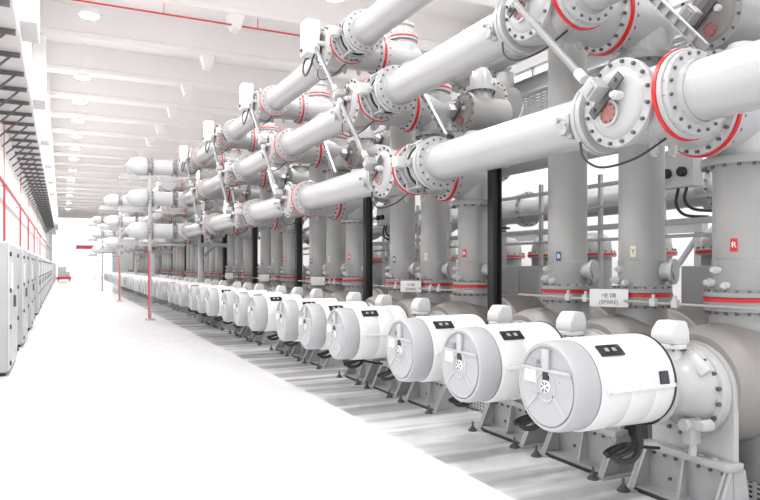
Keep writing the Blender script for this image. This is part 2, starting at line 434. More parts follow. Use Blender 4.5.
def breaker(k, j):
    y = Y0 + BAY * k + PB * j; n = 3 * k + j; near = k < 5
    off = (PC - PB) * j
    extra = {0: ', beside the empty floor at the near end'}.get(n, '')
    t = thing('circuit_breaker', (XD, y, 0), ('white drum-shaped breaker, %s from the near end of the row' % ordn(n)), 'circuit breaker', 'circuit breaker drums in the long row')
    part('drum_body', 'a', drum_body, 'drum', t); c = part('end_cap', 'a', drum_cap, 'cap', t, 'pale grey end cap')
    part('dome', 'a', dome, 'cover', t)
    fl = part('dome_flange', 'a', dome_flange, 'cover', t)
    part('support_plate', 'a', support_plate, 'cover', t)
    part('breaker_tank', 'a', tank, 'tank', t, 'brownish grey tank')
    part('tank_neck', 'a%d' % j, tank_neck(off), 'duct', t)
    for x0 in (4.62, 5.9): part('saddle_foot', 'a', lambda: MB().box(-.05, .05, -.3, .3, 0, .52, .01), 'steel', t, loc=(x0 - XD + .05, 0, 0))
    h = part('terminal_hood', 'a', hood, 'hood', t); part('hood_base', 'a', hood_base, 'hood', h)
    if k < 9:
        w = part('indicator_window', 'a', win_big, 'glass', t, 'black indicator window')
        # turn it round the drum axis to the upper front side
        a = math.radians(40); w.rotation_euler = (a, 0, 0)
        w.location = Vector((0, 0, .955)) - Matrix.Rotation(a, 3, 'X') @ Vector((0, 0, .955))
        part('cover_plate', 'a', cap_plate, 'cap', c); part('cover_frame', 'a', cap_frame, 'capframe', c)
    if near:
        for dx in (-.035, .03):
            part('scale_mark', 's', lambda: MB().box(-.016, .016, -.014, .016, 0, .003), 'steel', w, 'grey scale mark', loc=(3.23 - XD + dx, 0, .955 + .324))
        w2 = part('sight_glass', 'a', lambda: MB().box(-.04, .04, -.045, .045, -.008, .012, .01), 'glass', t, 'small black side window', loc=(3.60 - XD, -.316 * math.cos(math.radians(10)), .955 + .316 * math.sin(math.radians(10))), rot=(math.radians(80), 0, 0))
        for q in (-.318, .318): part('seam_strip', 'a', drum_seam, 'drum', t, loc=(0, q, 0))
        part('gasket', 'a', lambda: MB().ring(3.70 - XD, 3.715 - XD, .28, .319, 'X', (0, 0, .955), 56), 'black', t, 'black gasket ring')
        hub = part('hub', 'a', lambda: MB().lathe([(0, 0), (0, .038), (.004, .042), (.02, .044)], 'X', (2.858 - XD, 0, .955), 24), 'white', c, 'white hub with black vent slots')
        def vent():
            m = MB(); x = 2.857 - XD
            for i in range(3):
                a0 = PI / 2 + i * 2 * PI / 3
                m.prism([(r * math.cos(a0 + d), .955 + r * math.sin(a0 + d)) for r, d in ((.014, -.7), (.036, -.78), (.038, -.3), (.016, -.25))], 'X', x - .002, x + .002)
                m.prism([(r * math.cos(a0 + d), .955 + r * math.sin(a0 + d)) for r, d in ((.016, .25), (.038, .3), (.036, .78), (.014, .7))], 'X', x - .002, x + .002)
            return m
        part('vent_slots', 'a', vent, 'dark', c, 'dark vent slots')
        part('warning_label', 'a', lambda: MB().box(2.861 - XD, 2.868 - XD, -.032, .026, 1.0, 1.052), 'black', c, 'small black warning label')
        part('rating_label', 'a', lambda: MB().box(2.862 - XD, 2.868 - XD, .10, .21, .97, 1.05), 'white', c, 'white rating label')
        part('latch', 'a', lambda: MB().box(2.85 - XD, 2.89 - XD, .08, .13, 1.10, 1.125, .004).cyl(-.02, .02, .014, 'X', (2.87 - XD, .125, 1.12), 10), 'steel', c)
        part('gas_coupling', 'a', gas_coupling, 'cover', t)
        part('name_plate', 'a', lambda: MB().box(-.135, -.125, -.28, -.12, 1.01, 1.09, .002, Matrix.Rotation(math.radians(40), 3, 'X') @ Matrix.Rotation(math.radians(35), 3, 'Y')), 'galv', fl, 'silver name plate')
        def loop():
            p = [(3.70, .0, .66), (3.71, -.01, .55), (3.68, -.03, .46), (3.60, -.05, .40), (3.50, -.04, .39), (3.46, .0, .42)]
            for i in range(1, 22):
                a = PI + i * .62; p.append((3.56 + .10 * math.cos(a), .02 + .07 * math.sin(a) + .002 * i, .43 + .035 * math.cos(a + .5) + .0012 * i))
            p += [(3.75, .12, .44), (3.95, .15, .39), (4.08, .15, .37)]
            m = MB().tube(bez([(a - XD, b, z) for a, b, z in p[:6]], 8), .022, 8)
            return m.tube(bez([(a - XD, b, z) for a, b, z in p[5:]], 4), .012, 8)
        part('cable_loop', 'a', loop, 'rubber', t, 'black coiled cable hanging below the drum')
    # supporting frame
    f = thing('breaker_stand', (XD, y, 0), 'galvanised steel floor frame under the %s breaker from the near end' % ordn(n), 'frame', 'floor frames under the breakers')
    part('top_beam', 'a', lambda: MB().box(-.05, .10, -.385, .385, .315, .37, .008), 'galv', f)
    part('back_panel', 'a', lambda: MB().box(.0, .015, -.38, .36, .03, .315), 'steel', f)
    def divider(): return MB().prism([(-.04, .315), (.0, .315), (.0, .03), (-.10, .03)], 'Y', -.01, .01)
    def legp():
        m = MB().prism([(-.045, .315), (.13, .315), (.19, 0), (-.20, 0)], 'Y', -.01, .01)
        m.add([(-.045, -.03, .315), (-.045, .03, .315), (-.20, .03, 0), (-.20, -.03, 0), (-.033, -.03, .315), (-.033, .03, .315), (-.188, .03, 0), (-.188, -.03, 0)],
              [(0, 1, 2, 3), (7, 6, 5, 4), (0, 4, 5, 1), (1, 5, 6, 2), (2, 6, 7, 3), (3, 7, 4, 0)])
        m.box(-.23, .2, -.07, .07, 0, .012); return m
    part('gusset_leg', 'a', legp, 'galv', f, loc=(0, -.365, 0)); part('gusset_leg', 'a', legp, 'galv', f, loc=(0, .365, 0))
    part('divider', 'a', divider, 'galv', f)
    part('bottom_rail', 'a', lambda: MB().box(-.16, -.12, -.375, .355, .0, .04).box(-.12, .015, -.375, .355, .02, .035), 'galv', f)
    if near:
        part('drain_strip', 'a', lambda: MB().box(-.185, -.16, -.36, .34, .0, .022), 'black', f, 'black rubber strip')
        for s in (-.36, .36):
            part('anchor_bolt', 'a', lambda: MB().cyl(.012, .03, .035, seg=10).cyl(.03, .05, .022, seg=6).cyl(.05, .10, .011, seg=8).cyl(0, .012, .05, seg=12), 'dark', f, 'dark anchor bolt', loc=(-.27, s, 0))
        for q in (-.3, -.2, -.1, .1, .2, .3): part('bolt', 'a', lambda: MB().cyl(-.014, .0, .014, 'X', seg=6), 'bolt', f, loc=(0, q, .285))
        for q in (-.3, .15): part('bolt', 'a', None, 'bolt', f, loc=(0, q, .12))
        for q in (-.24, -.12, .0): part('beam_bolt', 'a', lambda: MB().cyl(.37, .385, .024, 'Z', seg=6), 'galv', f, loc=(0, q, 0))
# ------------------------------------------------------------------ riser ducts
STK = math.atan2(-.39, -.92)
def riser_mesh(top, two):
    def f():
        p = [(1.505, .225), (1.51, .262), (1.545, .262), (1.55, .225), (1.565, .206), (1.80, .206), (1.805, .2)]
        p += [(top - .37, .2), (top - .36, .215), (top - .36, .285), (top - .33, .29), (top - .30, .285), (top - .30, .24)]
        m = MB().lathe(p, 'Z', seg=44)
        m.bolts(1.55, 1.565, .243, 18, .012)
        m.bolts(top - .385, top - .36, .262, 16, .014)
        return m
    return f
def head_mesh(top, lo):
    def f():
        m = MB().lathe([(top - .30, .24), (top + .2, .24), (top + .22, .21), (top + .27, .20), (top + .27, .24), (top + .30, .24), (top + .30, 0)], 'Z', seg=40)
        m.lathe([(-.42, .0), (-.42, .31), (-.375, .31), (-.37, .262), (-.1, .255), (.1, .25), (.26, .18), (.3, 0)], 'X', (0, 0, top), 40)
        if lo: m.bolts(-.375, -.345, .288, 18, .014, 'X', (0, 0, top))
        return m
    return f
def riser(k, j):
    y = Y0 + BAY * k + PC * j; top = ZBUS[j]; near = k < 5
    t = thing('gas_riser_duct', (XC, y, 0), 'grey upright %s-phase tube up to %s busbar, %s' % (PHASE[j], LEVEL[j], place(k)), 'duct', 'upright gas ducts behind the breakers')
    part('tube', 'a%d' % j, riser_mesh(top, 0), 'duct', t)
    part('base_ring', 'a', lambda: MB().ring(1.473, 1.504, .2, .268, 'Z', seg=44), 'red', t, 'red ring at the base')
    part('head', 'a%d' % j, head_mesh(top, near), 'pipe', t)
    if k < 8:
        part('top_ring', 'a%d' % j, lambda: MB().ring(top + .301, top + .325, .1, .245, 'Z', seg=36), 'red', t, 'red ring on the head')
        part('top_cap', 'a%d' % j, lambda: MB().lathe([(.326, .24), (.36, .24), (.365, .17), (.48, .165), (.5, .19), (.53, .19), (.55, .12), (.60, .09), (.61, 0)], 'Z', (0, 0, top), 32).bolts(.36, .375, .215, 14, .011, 'Z', (0, 0, top)), 'pipe', t)
    if near:
        for (a, z, r) in ((2.95, 1.72, .03), (2.6, 1.62, .035), (3.3, 1.60, .028)):
            part('valve', 'r%.3f' % r, lambda: MB().cyl(.19, .25, r, 'X', seg=12, ch=.004).cyl(.25, .275, r * .7, 'X', seg=6), 'hood', t, loc=(0, 0, z), rot=(0, 0, a))
        R = Matrix.Rotation(-1.2, 3, 'Z') @ axmat('X')
        part('side_port', 'a', lambda: MB().cyl(.1, .27, .085, R=R, c=(0, 0, 1.70), seg=20).cyl(.27, .30, .115, R=R, c=(0, 0, 1.70), seg=24).cyl(.30, .31, .08, R=R, c=(0, 0, 1.7), seg=6), 'steel', t)
        s = part('phase_sticker', 'st%d' % j, lambda: MB().box(-.001, .001, -.026, .026, -.05, .05), ('red', 'cream', 'blue')[j], t, ('red sticker with a white R', 'cream sticker with a black Y', 'blue sticker with a white B')[j],
                 loc=(.203 * math.cos(STK), .203 * math.sin(STK), 1.91 - .03 * j), rot=(0, 0, STK))
        letter('RYB'[j], .062, ('white', 'ink', 'white')[j], s, (.0015, 0, 0), (PI / 2, 0, PI / 2))

# ------------------------------------------------------------------ disconnector chambers on the busbars
def ch_body():
    m = MB().lathe([(-.21, .265), (-.15, .272), (.1, .262), (.3, .255), (.56, .255), (.575, .30), (.60, .305), (.618, .30), (.618, .2)], 'X', seg=44)
    m.lathe([(-.36, .2), (-.355, .235), (-.2, .25), (.2, .25), (.345, .235), (.35, .2)], 'Y', seg=44)
    for (a, z) in ((-.5, 0), (-1.2, .1)):
        pass
    m.cyl(-.34, -.24, .035, 'Z', (.05, -.05, 0), 6).cyl(-.36, -.33, .022, 'Z', (.05, -.05, 0), 8)
    m.cyl(-.32, -.2, .035, 'Z', (.3, 0, 0), 6).cyl(-.34, -.3, .022, 'Z', (.3, 0, 0), 8)
    m.bolts(.545, .575, .28, 18, .014, 'X')
    return m
def ch_cover():
    m = MB().lathe([(-.255, .24), (-.255, .302), (-.25, .308), (-.215, .308), (-.21, .27)], 'X', seg=48)
    m.lathe([(-.275, 0), (-.285, .09), (-.285, .10), (-.29, .15), (-.285, .20), (-.27, .235), (-.25, .25)], 'X', seg=40)
    m.bolts(-.275, -.253, .282, 16, .014, 'X')
    return m
ROTX = Matrix.Rotation(math.radians(50), 3, 'X')
def chamber(k, j):
    y = Y0 + BAY * k + PC * j; z = ZBUS[j]; near = k < 5
    t = thing('disconnector_chamber', (XB, y, z), 'bolted disc-faced pale chamber on the %s busbar, %s' % (LEVEL[j], place(k)), 'chamber', 'disconnector chambers on the %s busbar' % LEVEL[j])
    part('body', 'a', ch_body, 'cover', t)
    c = part('end_cover', 'a', ch_cover, 'pipe', t)
    part('side_ring', 'a', lambda: MB().ring(.619, .634, .2, .318, 'X', seg=44).ring(.601, .62, .29, .318, 'X', seg=44), 'red', t, 'red ring toward the riser')
    part('pipe_flange', 'a', lambda: MB().lathe([(-.41, .2), (-.41, .293), (-.405, .298), (-.375, .298)], 'Y', seg=44).bolts(-.43, -.41, .27, 18, .013, 'Y'), 'pipe', t)
    part('flange_ring', 'a', lambda: MB().ring(-.374, -.345, .2, .306, 'Y', seg=44), 'red', t, 'red ring on the near flange')
    part('outlet_flange', 'a', lambda: MB().lathe([(.35, .2), (.352, .278), (.40, .278), (.405, .2)], 'Y', seg=40).bolts(.405, .425, .255, 16, .013, 'Y'), 'pipe', t)
    if near:
        part('inspection_window', 'a', lambda: MB().cyl(-.305, -.28, .075, 'X', (0, .03, -.07), 20).bolts(-.312, -.303, .06, 8, .006, 'X', (0, .03, -.07)), 'pink', c, 'pinkish round inspection window')
        part('window_rim', 'a', lambda: MB().ring(-.31, -.275, .075, .092, 'X', (0, .03, -.07), 24), 'galv', c)
        part('bracket_plate', 'a', lambda: MB().box(-.33, -.315, -.005, .075, -.13, .23, .004, ROTX).cyl(-.345, -.33, .016, 'X', (0, -.06, .14), 6).cyl(-.345, -.33, .016, 'X', (0, .14, -.03), 6), 'dark', c, 'dark slanted bracket')
        part('drive_box', 'a', lambda: MB().box(-.45, -.33, .01, .13, .03, .16, .012, ROTX).box(-.465, -.45, .03, .11, .05, .14, .004, ROTX), 'galv', c)
        part('drive_cap', 'a', lambda: MB().cyl(-.36, -.28, .032, 'X', (0, -.07, .03), 16, .006).cyl(-.38, -.36, .02, 'X', (0, -.07, .03), 6), 'hood', c)
        def wire():
            return MB().tube(bez([(-.2, .42, -.2), (-.22, .36, -.33), (-.2, .2, -.42), (-.1, -.02, -.38), (.0, -.2, -.26)], 8), .009, 6)
        part('cable', 'a', wire, 'rubber', t, 'thin black hanging cable')
        def cluster():
            m = MB().cyl(-.30, -.18, .035, 'X', (0, .52, -.06), 12, .005).cyl(-.28, -.2, .03, 'Z', (-.22, .5, .12), 10)
            return m.box(-.27, -.17, .47, .58, -.13, .02, .01).cyl(-.33, -.27, .022, 'X', (0, .55, -.02), 6).cyl(-.3, -.24, .028, 'X', (0, .49, -.1), 10)
        part('valve_fitting', 'a', cluster, 'galv', t)
        part('label_plate', 'a', lambda: MB().box(-.202, -.198, .56, .66, .02, .07), 'white', t, 'small white label')
    if j == 2 and near:
        d = part('drive_cabinet', 'a', lambda: MB().box(-.55, -.34, -.05, .24, -.12, .38, .02), 'drum', t, 'white drive cabinet')
        part('cabinet_knob', 'a', lambda: MB().cyl(-.575, -.55, .03, 'X', (0, .16, -.04), 14), 'black', d, 'black round knob')
        part('cabinet_cable', 'a', lambda: MB().tube(bez([(-.4, .0, -.1), (-.45, -.04, -.2), (-.47, .06, -.34), (-.47, .24, -.38), (-.47, .34, -.26), (-.46, .26, -.14), (-.4, .16, -.1)], 8), .014, 8), 'rubber', d, 'black cable loop')

def coupling(k, j):
    y = Y0 + BAY * k + PC * j; z = ZBUS[j]
    t = thing('busbar_coupling', (XB, y, z), 'scalloped coupling with tie rods, %s busbar, %s' % (LEVEL[j], place(k)), 'coupling', 'expansion couplings on the busbars')
    def lobes(t0, t1):
        def f():
            pts = [((.262 + .045 * max(0, math.cos(6 * a)) ** 2 * (1 if math.cos(6 * a) > 0 else 0)) * math.cos(a) for a in (0,))]
            P = []
            for i in range(96):
                a = 2 * PI * i / 96; r = .25 + .06 * max(0, math.cos(6 * a))
                P.append((r * math.cos(a), r * math.sin(a)))
            return MB().prism(P, 'Y', t0, t1)
        return f
    part('scalloped_flange', 'a', lobes(-.485, -.455), 'pipe', t); part('scalloped_flange', 'b', lobes(-.735, -.705), 'pipe', t)
    def bel():
        p = [(-.455, .22)]; x = -.46
        while x > -.53: p += [(x, .235), (x - .01, .215)]; x -= .02
        p += [(-.55, .21), (-.59, .245), (-.61, .245), (-.66, .21), (-.71, .24)]
        return MB().lathe(p, 'Y', seg=36)
    part('bellows', 'a', bel, 'cover', t)
    part('slot_band', 'a', lambda: MB().ring(-.625, -.60, .2, .252, 'Y', seg=36), 'black', t, 'black band')
    part('end_flange', 'a', lambda: MB().lathe([(-.73, .21), (-.80, .235), (-.83, .25), (-.83, .295), (-.885, .295), (-.885, .2)], 'Y', seg=44).bolts(-.905, -.885, .27, 18, .013, 'Y').lathe([(-.41, .2), (-.41, .25), (-.456, .25), (-.456, .2)], 'Y', seg=36), 'pipe', t)
    for i in range(6):
        a = 2 * PI * i / 6
        part('tie_rod', 'a', lambda: MB().tube([(0, -.78, 0), (0, -.40, 0)], .012, 8).cyl(-.77, -.735, .022, 'Y', seg=6).cyl(-.455, -.43, .022, 'Y', seg=6), 'galv', t, loc=(.285 * math.cos(a), 0, .285 * math.sin(a)))
    part('lever_box', 'a', lambda: MB().box(-.40, -.27, -.66, -.54, -.03, .09, .01), 'hood', t)

def bus_pipe(y0, y1, j, label):
    L = y1 - y0; z = ZBUS[j]
    t = thing('busbar_pipe', (XB, y0, z), label, 'pipe', 'straight pipes of the %s busbar' % LEVEL[j])
    part('tube', 'L%.2f' % L, lambda: MB().lathe([(.001, 0), (.001, .2), (L - .001, .2), (L - .001, 0)], 'Y', seg=44), 'pipe', t)
    part('end_flange', 'nb', lambda: MB().lathe([(0, .2), (.0, .282), (.04, .282), (.05, .212), (.09, .204)], 'Y', seg=44).bolts(.04, .055, .255, 18, .012, 'Y'), 'pipe', t, loc=(0, .0, 0))
    part('end_flange', 'fb', lambda: MB().lathe([(-.09, .204), (-.05, .212), (-.04, .282), (0, .282), (0, .2)], 'Y', seg=44).bolts(-.055, -.04, .255, 18, .012, 'Y'), 'pipe', t, loc=(0, L, 0))
    return t

def rod(a, b, label):
    a, b = Vector(a), Vector(b); d = b - a
    t = thing('drive_rod', a, label, 'rod', 'slanted drive rods between the chambers')
    dn = d.normalized(); Rm = dn.to_track_quat('Z', 'Y').to_matrix(); L = d.length
    k = 'L%.2f' % L
    o = part('shaft', k, lambda: MB().cyl(.05, L - .05, .029, seg=16), 'rod', t)
    o.rotation_euler = Rm.to_euler()
    for s, loc in ((0, Vector((0, 0, 0))), (1, dn * (L - .10))):
        o = part('joint', 'a', lambda: MB().cyl(0, .10, .038, seg=14, ch=.006), 'hood', t, loc=loc)
        o.rotation_euler = Rm.to_euler()

def build_bays():
    for k in range(NB):
        for j in range(3): breaker(k, j)
    used = sorted(set(sum([list(s) for s in SECT], [])))
    for k in range(NB):
        for j in range(3):
            if k not in used and k > 11: continue
            riser(k, j)
    for si, S in enumerate(SECT):
        for j in range(3):
            prev = None
            for n, k in enumerate(S):
                y = Y0 + BAY * k + PC * j
                chamber(k, j)
                cp = k % 2 == 1 and k < 5
                if cp: coupling(k, j)
                yn = y - (.885 if cp else .41)
                y_start = (.4 if si == 0 else y - 1.6 + .25 * j) if prev is None else prev
                bus_pipe(y_start, yn, j, 'pale %s busbar pipe ending at %s' % (LEVEL[j], place(k)))
                prev = y + .403
            yend = CROSS[si]
            bus_pipe(prev, yend - .42, j, 'pale %s busbar end pipe after %s' % (LEVEL[j], place(S[-1])))
        # drive rods between the three discs
        for k in S:
            if k > 4: break
            yb = Y0 + BAY * k
            for j in range(2):
                rod((XB - .40, yb + PC * j + .07 + .09, ZBUS[j] + .095 + .09), (XB - .40, yb + PC * (j + 1) + .04, ZBUS[j + 1] + .03), 'slanted rod linking %s and %s chambers, %s' % (LEVEL[j], LEVEL[j + 1], place(k)))
CROSS = (22.6, 34.9, 50.5)
build_bays()

# ------------------------------------------------------------------ cross pipes at the ends of the sections
def cross(si):
    y = CROSS[si]
    near = ('nearest', 'second', 'third')[si]
    for j in range(3):
        t = thing('cross_pipe', (XB, y, ZBUS[j]), '%s cross pipe with pointed dome end over the aisle, %s stack from the near end' % (LEVEL[j], near), 'pipe', 'domed cross pipes over the aisle edge')
        part('dome_end', 'a', lambda: MB().lathe([(-1.93, 0), (-1.925, .045), (-1.875, .06), (-1.865, .10), (-1.82, .165), (-1.74, .225), (-1.62, .27), (-1.49, .29), (-1.36, .29), (-1.29, .275), (-1.27, .25)], 'X', seg=40), 'cross', t)
        part('coupling_ring', 'a', lambda: MB().lathe([(-1.28, .2), (-1.28, .28), (-1.24, .28), (-1.23, .19), (-1.12, .19), (-1.11, .28), (-1.07, .28), (-1.07, .2)], 'X', seg=36).bolts(-1.24, -1.21, .255, 12, .018, 'X').bolts(-1.14, -1.11, .255, 12, .018, 'X'), 'steel', t)
        part('tube', 'a', lambda: MB().lathe([(-1.07, .24), (-.50, .24)], 'X', seg=40), 'cross', t)
        part('coupling_ring', 'b', lambda: MB().lathe([(-.50, .2), (-.50, .28), (-.46, .28), (-.45, .19), (-.36, .19), (-.35, .28), (-.31, .28), (-.31, .2)], 'X', seg=36).bolts(-.46, -.43, .255, 12, .018, 'X').bolts(-.38, -.35, .255, 12, .018, 'X'), 'steel', t)
        part('elbow', 'a', lambda: MB().lathe([(-.31, .26), (-.1, .27), (.15, .27), (.26, .18), (.28, 0)], 'X', seg=36).lathe([(-.42, .22), (-.42, .29), (-.38, .29), (-.37, .25), (0, .26), (.15, .2), (.2, 0)], 'Y', seg=36), 'cross', t)
        b = single('pipe_bracket', 'a', lambda: MB().box(-1.0, .1, -.05, .05, -.06, .0, .005).box(-.95, -.35, -.04, .04, -.0, .12).box(-.1, 1.1, .0, .06, -.06, 0), 'galv', (2.60, y - .02, ZBUS[j] - .41), 'grey bracket under the %s cross pipe of the %s stack' % (LEVEL[j], near), 'bracket', 'brackets under the cross pipes')
    t = thing('support_pole', (2.56, y - .14, 0), ('tall slim grey pole with red stripe holding the %s stack of cross pipes' % near), 'pole', 'poles holding the cross pipes')
    part('pole_shaft', 'a', lambda: MB().box(-.05, .05, -.05, .05, 0, 4.6, .006), 'galv', t)
    part('red_stripe', 'a', lambda: MB().box(-.056, -.05, -.03, .03, .05, 2.25).box(-.056, -.012, -.056, -.05, .05, 2.25), 'redpipe', t, 'red stripe')
    part('base_plate', 'a', lambda: MB().box(-.16, .16, -.16, .16, 0, .02, .004).bolts(.02, .045, .16, 4, .015), 'galv', t)
for si in range(3): cross(si)

# ------------------------------------------------------------------ black posts, signs, service pipes, rear equipment
def build_bay_extras():
    for k in range(NB):
        yb = Y0 + BAY * k
        if k > 0:
            t = thing('black_post', (XC, yb - .47, 0), 'black upright steel post before the %s' % place(k), 'post', 'black posts between the bays')
            part('shaft', 'a', lambda: MB().box(-.065, .065, -.008, .008, .02, 2.95).box(-.065, -.05, -.06, .06, .02, 2.95).box(.05, .065, -.06, .06, .02, 2.95), 'black', t)
            part('base_plate', 'a', lambda: MB().box(-.12, .12, -.12, .12, 0, .02), 'steel', t)
            part('top_plate', 'a', lambda: MB().box(-.12, .12, -.12, .12, 2.95, 2.965), 'steel', t)
        if k < 5:
            ang = math.radians(-150)
            t = thing('sign_plate', (XC - .37, yb + PC + .03, 1.462), 'grey lettered plate at the middle riser foot, %s' % place(k), 'sign', 'bay sign plates', rotz=ang)
            part('panel', 'a', lambda: MB().box(-.004, .004, -.17, .17, -.08, .08, .002), 'plate', t)
            part('clip', 'a', lambda: MB().box(-.16, -.004, -.02, .02, .005, .035), 'steel', t)
            if k < 2:
                letter('=E 08', .055, 'ink', t, (.005, 0, .022), (PI / 2, 0, PI / 2))
                letter('(SPARE)', .05, 'ink', t, (.005, 0, -.038), (PI / 2, 0, PI / 2))
            t = thing('gas_pipe', (XC - .30, yb, 1.44), 'thin steel pipe with fittings past riser feet, %s' % place(k), 'pipe', 'thin gas pipes past the riser feet')
            part('tube', 'a', lambda: MB().tube([(0, -.45, 0), (0, 2.4, 0)], .011, 8), 'galv', t)
            for q in (.36, .58, 1.38, 1.62): part('fitting', 'a', lambda: MB().box(-.02, .02, -.03, .03, -.03, .035, .005).cyl(.03, .07, .014, 'Z', seg=8), 'hood', t, loc=(0, q, 0))
            # channel strut between middle and lowest heads
            t = thing('channel_strut', (4.36, yb + .72, 4.25), 'slanted slotted steel channel between chambers, %s' % place(k), 'strut', 'slanted channels between chambers')
            def chan():
                m = MB(); a, b = Vector((0, 0, 0)), Vector((0, -.74, -.86)); u = (b - a).normalized(); v = Vector((0, u.z, -u.y))
                m.bar(a + v * .035, b + v * .035, .04, .01, v).bar(a - v * .035, b - v * .035, .04, .01, v)
                m.bar(a + Vector((.02, 0, 0)), b + Vector((.02, 0, 0)), .01, .07, v)
                for i in range(1, 9): 
                    p = a.lerp(b, i / 9); m.bar(p - v * .035, p + v * .035, .012, .03, (1, 0, 0))
                return m
            part('channel', 'a', chan, 'galv', t)
            # earthing unit: cylinder with upright flange behind the busbars
            t = thing('earthing_unit', (5.15, yb + .26, 3.80), 'grey disc-ended cylinder with pink window behind the busbars, %s' % place(k), 'earthing unit', 'earthing units behind the busbars')
            part('body', 'a', lambda: MB().lathe([(-.34, 0), (-.34, .24), (-.335, .265), (-.29, .265), (-.285, .23), (.3, .23), (.36, .1), (.36, 0)], 'X', seg=36).bolts(-.355, -.335, .245, 14, .012, 'X'), 'duct', t)
            c = part('end_cover', 'a', lambda: MB().lathe([(-.37, 0), (-.37, .17), (-.355, .20), (-.34, .21)], 'X', seg=32), 'tank', t)
            part('inspection_window', 'a', lambda: MB().cyl(-.39, -.37, .06, 'X', (0, -.01, -.12), 20).bolts(-.396, -.39, .046, 8, .005, 'X', (0, -.01, -.12)), 'pink', c, 'dull pink round window')
            part('bracket_plate', 'a', lambda: MB().box(-.40, -.385, .02, .09, -.14, .17, .004, ROTX), 'dark', c, 'dark slanted bracket')
            part('drive_box', 'a', lambda: MB().box(-.50, -.40, .05, .17, -.03, .09, .012, ROTX).box(-.512, -.50, .07, .15, -.01, .07, .004, ROTX), 'galv', c)
            part('drive_cap', 'a', lambda: MB().cyl(-.41, -.36, .028, 'X', (0, -.09, .03), 16, .006), 'hood', c)
            part('neck', 'a', lambda: MB().lathe([(.1, .15), (.3, .14), (.3, .2), (.36, .2), (.37, .15), (.5, .15), (.6, .1), (.64, 0)], 'Z', (-.05, 0, 0), 28).bolts(.27, .3, .18, 12, .012, 'Z', (-.05, 0, 0)), 'cover', t)
            part('bracket', 'a', lambda: MB().bar((.1, 0, -.18), (1.0, 0, -.18), .08, .06), 'galv', t)
            # rear chamber with slanted drive box
            t = thing('isolator_chamber', (6.30, yb + 1.07, 4.20), 'shaded disc-faced chamber behind the risers, %s' % place(k), 'chamber', 'rear disconnector chambers')
            part('body', 'a', lambda: MB().lathe([(-.40, .27), (-.40, .33), (-.35, .33), (-.34, .28), (-.1, .28), (-.0, .2), (.0, 0)], 'X', seg=40).bolts(-.42, -.4, .305, 18, .014, 'X'), 'cover', t)
            c = part('end_cover', 'a', lambda: MB().lathe([(-.43, 0), (-.43, .2), (-.42, .24), (-.40, .27)], 'X', seg=40), 'tank', t)
            part('inspection_window', 'a', lambda: MB().cyl(-.46, -.43, .085, 'X', (0, .02, -.08), 20).bolts(-.47, -.46, .065, 8, .008, 'X', (0, .02, -.08)), 'pink', c, 'dull pink round window')
            part('bracket_plate', 'a', lambda: MB().box(-.47, -.45, .12, .18, -.13, .25, .004, ROTX), 'dark', c, 'dark slanted bracket')
            part('drive_box', 'a', lambda: MB().box(-.6, -.47, .14, .30, .02, .18, .012, ROTX), 'galv', c)
            part('stem', 'a', lambda: MB().tube([(-.2, 0, .2), (-.2, 0, .48)], .14, 24), 'cover', t)
    # rear busbars
    for j, (x, z) in enumerate(((6.0, 3.34), (6.0, 4.97), (7.4, 2.75))):
        nm = ('lower', 'upper', 'low rearmost')[j]
        t = thing('tie_busbar', (x, 0, z), '%s long pale pipe running behind the risers' % nm, 'pipe', 'rear busbar pipes')
        def rb():
            m = MB().lathe([(-1.0, .24), (21.5, .24)], 'Y', seg=32)
            return m
        part('tube', 'a', rb, 'pipe', t)
        for n in range(6):
            for s in (0, 1.0):
                part('flange', 'a', lambda: MB().ring(-.06, .06, .2, .31, 'Y', seg=32).bolts(-.08, .08, .28, 16, .014, 'Y'), 'cover', t, loc=(0, .9 + BAY * n + s, 0))
        for n in range(3):
            part('hanger', 'a%d' % j, lambda: MB().bar((0, 0, -.22), (0, 0, -1.40 if j == 1 else -z), .1, .1), 'steel', t, loc=(0, 2.61 + BAY * 2 * n, 0))
    # service rails
    for i, (z, w) in enumerate(((2.80, .05), (2.52, .04), (2.25, .07), (2.09, .04))):
        single('service_rail', 'a%d' % i, lambda: MB().box(-.02, .02, -1.5, 22, -w / 2, w / 2, .004), 'galv', (6.3, 0, z), '%s of four long grey rails behind the risers, counted from the top' % ORD[i], 'rail', 'horizontal rails behind the risers')
    for k in range(6):
        yb = Y0 + BAY * k
        if k < 5:
            for i, dy in enumerate((.55, 2.1, 3.1)):
                single('rail_post', 'a', lambda: MB().box(-.025, .025, -.025, .025, 0, 2.95, .004), 'galv', (6.36, yb + dy, 0), 'slim grey rail upright, %s of three, %s' % (ORD[i], place(k)), 'post', 'uprights carrying the rails')
            t = thing('control_box', (6.22, yb + 1.72, 2.62), 'grey control box with two black knobs, %s' % place(k), 'control box', 'control boxes on the rails')
            part('case', 'a', lambda: MB().box(-.1, .06, -.22, .22, 0, .42, .01), 'hood', t)
            for s in (-.1, .1): part('knob', 'a', lambda: MB().cyl(-.16, -.1, .055, 'X', seg=16, ch=.008), 'black', t, 'black knob', loc=(0, s, .16))
            part('red_cap', 'a', lambda: MB().cyl(.42, .48, .035, seg=12), 'red', t, 'red cap')
            part('conduit', 'a', lambda: MB().tube(bez([(0, .05, 0), (-.02, .06, -.18), (.05, 0, -.3), (.3, -.1, -.32)], 6), .018, 8).tube(bez([(0, -.06, 0), (-.02, -.05, -.14), (.06, -.1, -.24), (.3, -.2, -.26)], 6), .018, 8), 'rubber', t, 'black conduit')
            t = thing('floor_cabinet', (6.9, yb + 1.2, 0), 'dark grey floor cabinet behind the tanks, %s' % place(k), 'cabinet', 'floor cabinets behind the tanks')
            part('body', 'a', lambda: MB().box(0, .6, 0, 1.1, .05, 1.75, .012), 'steel', t)
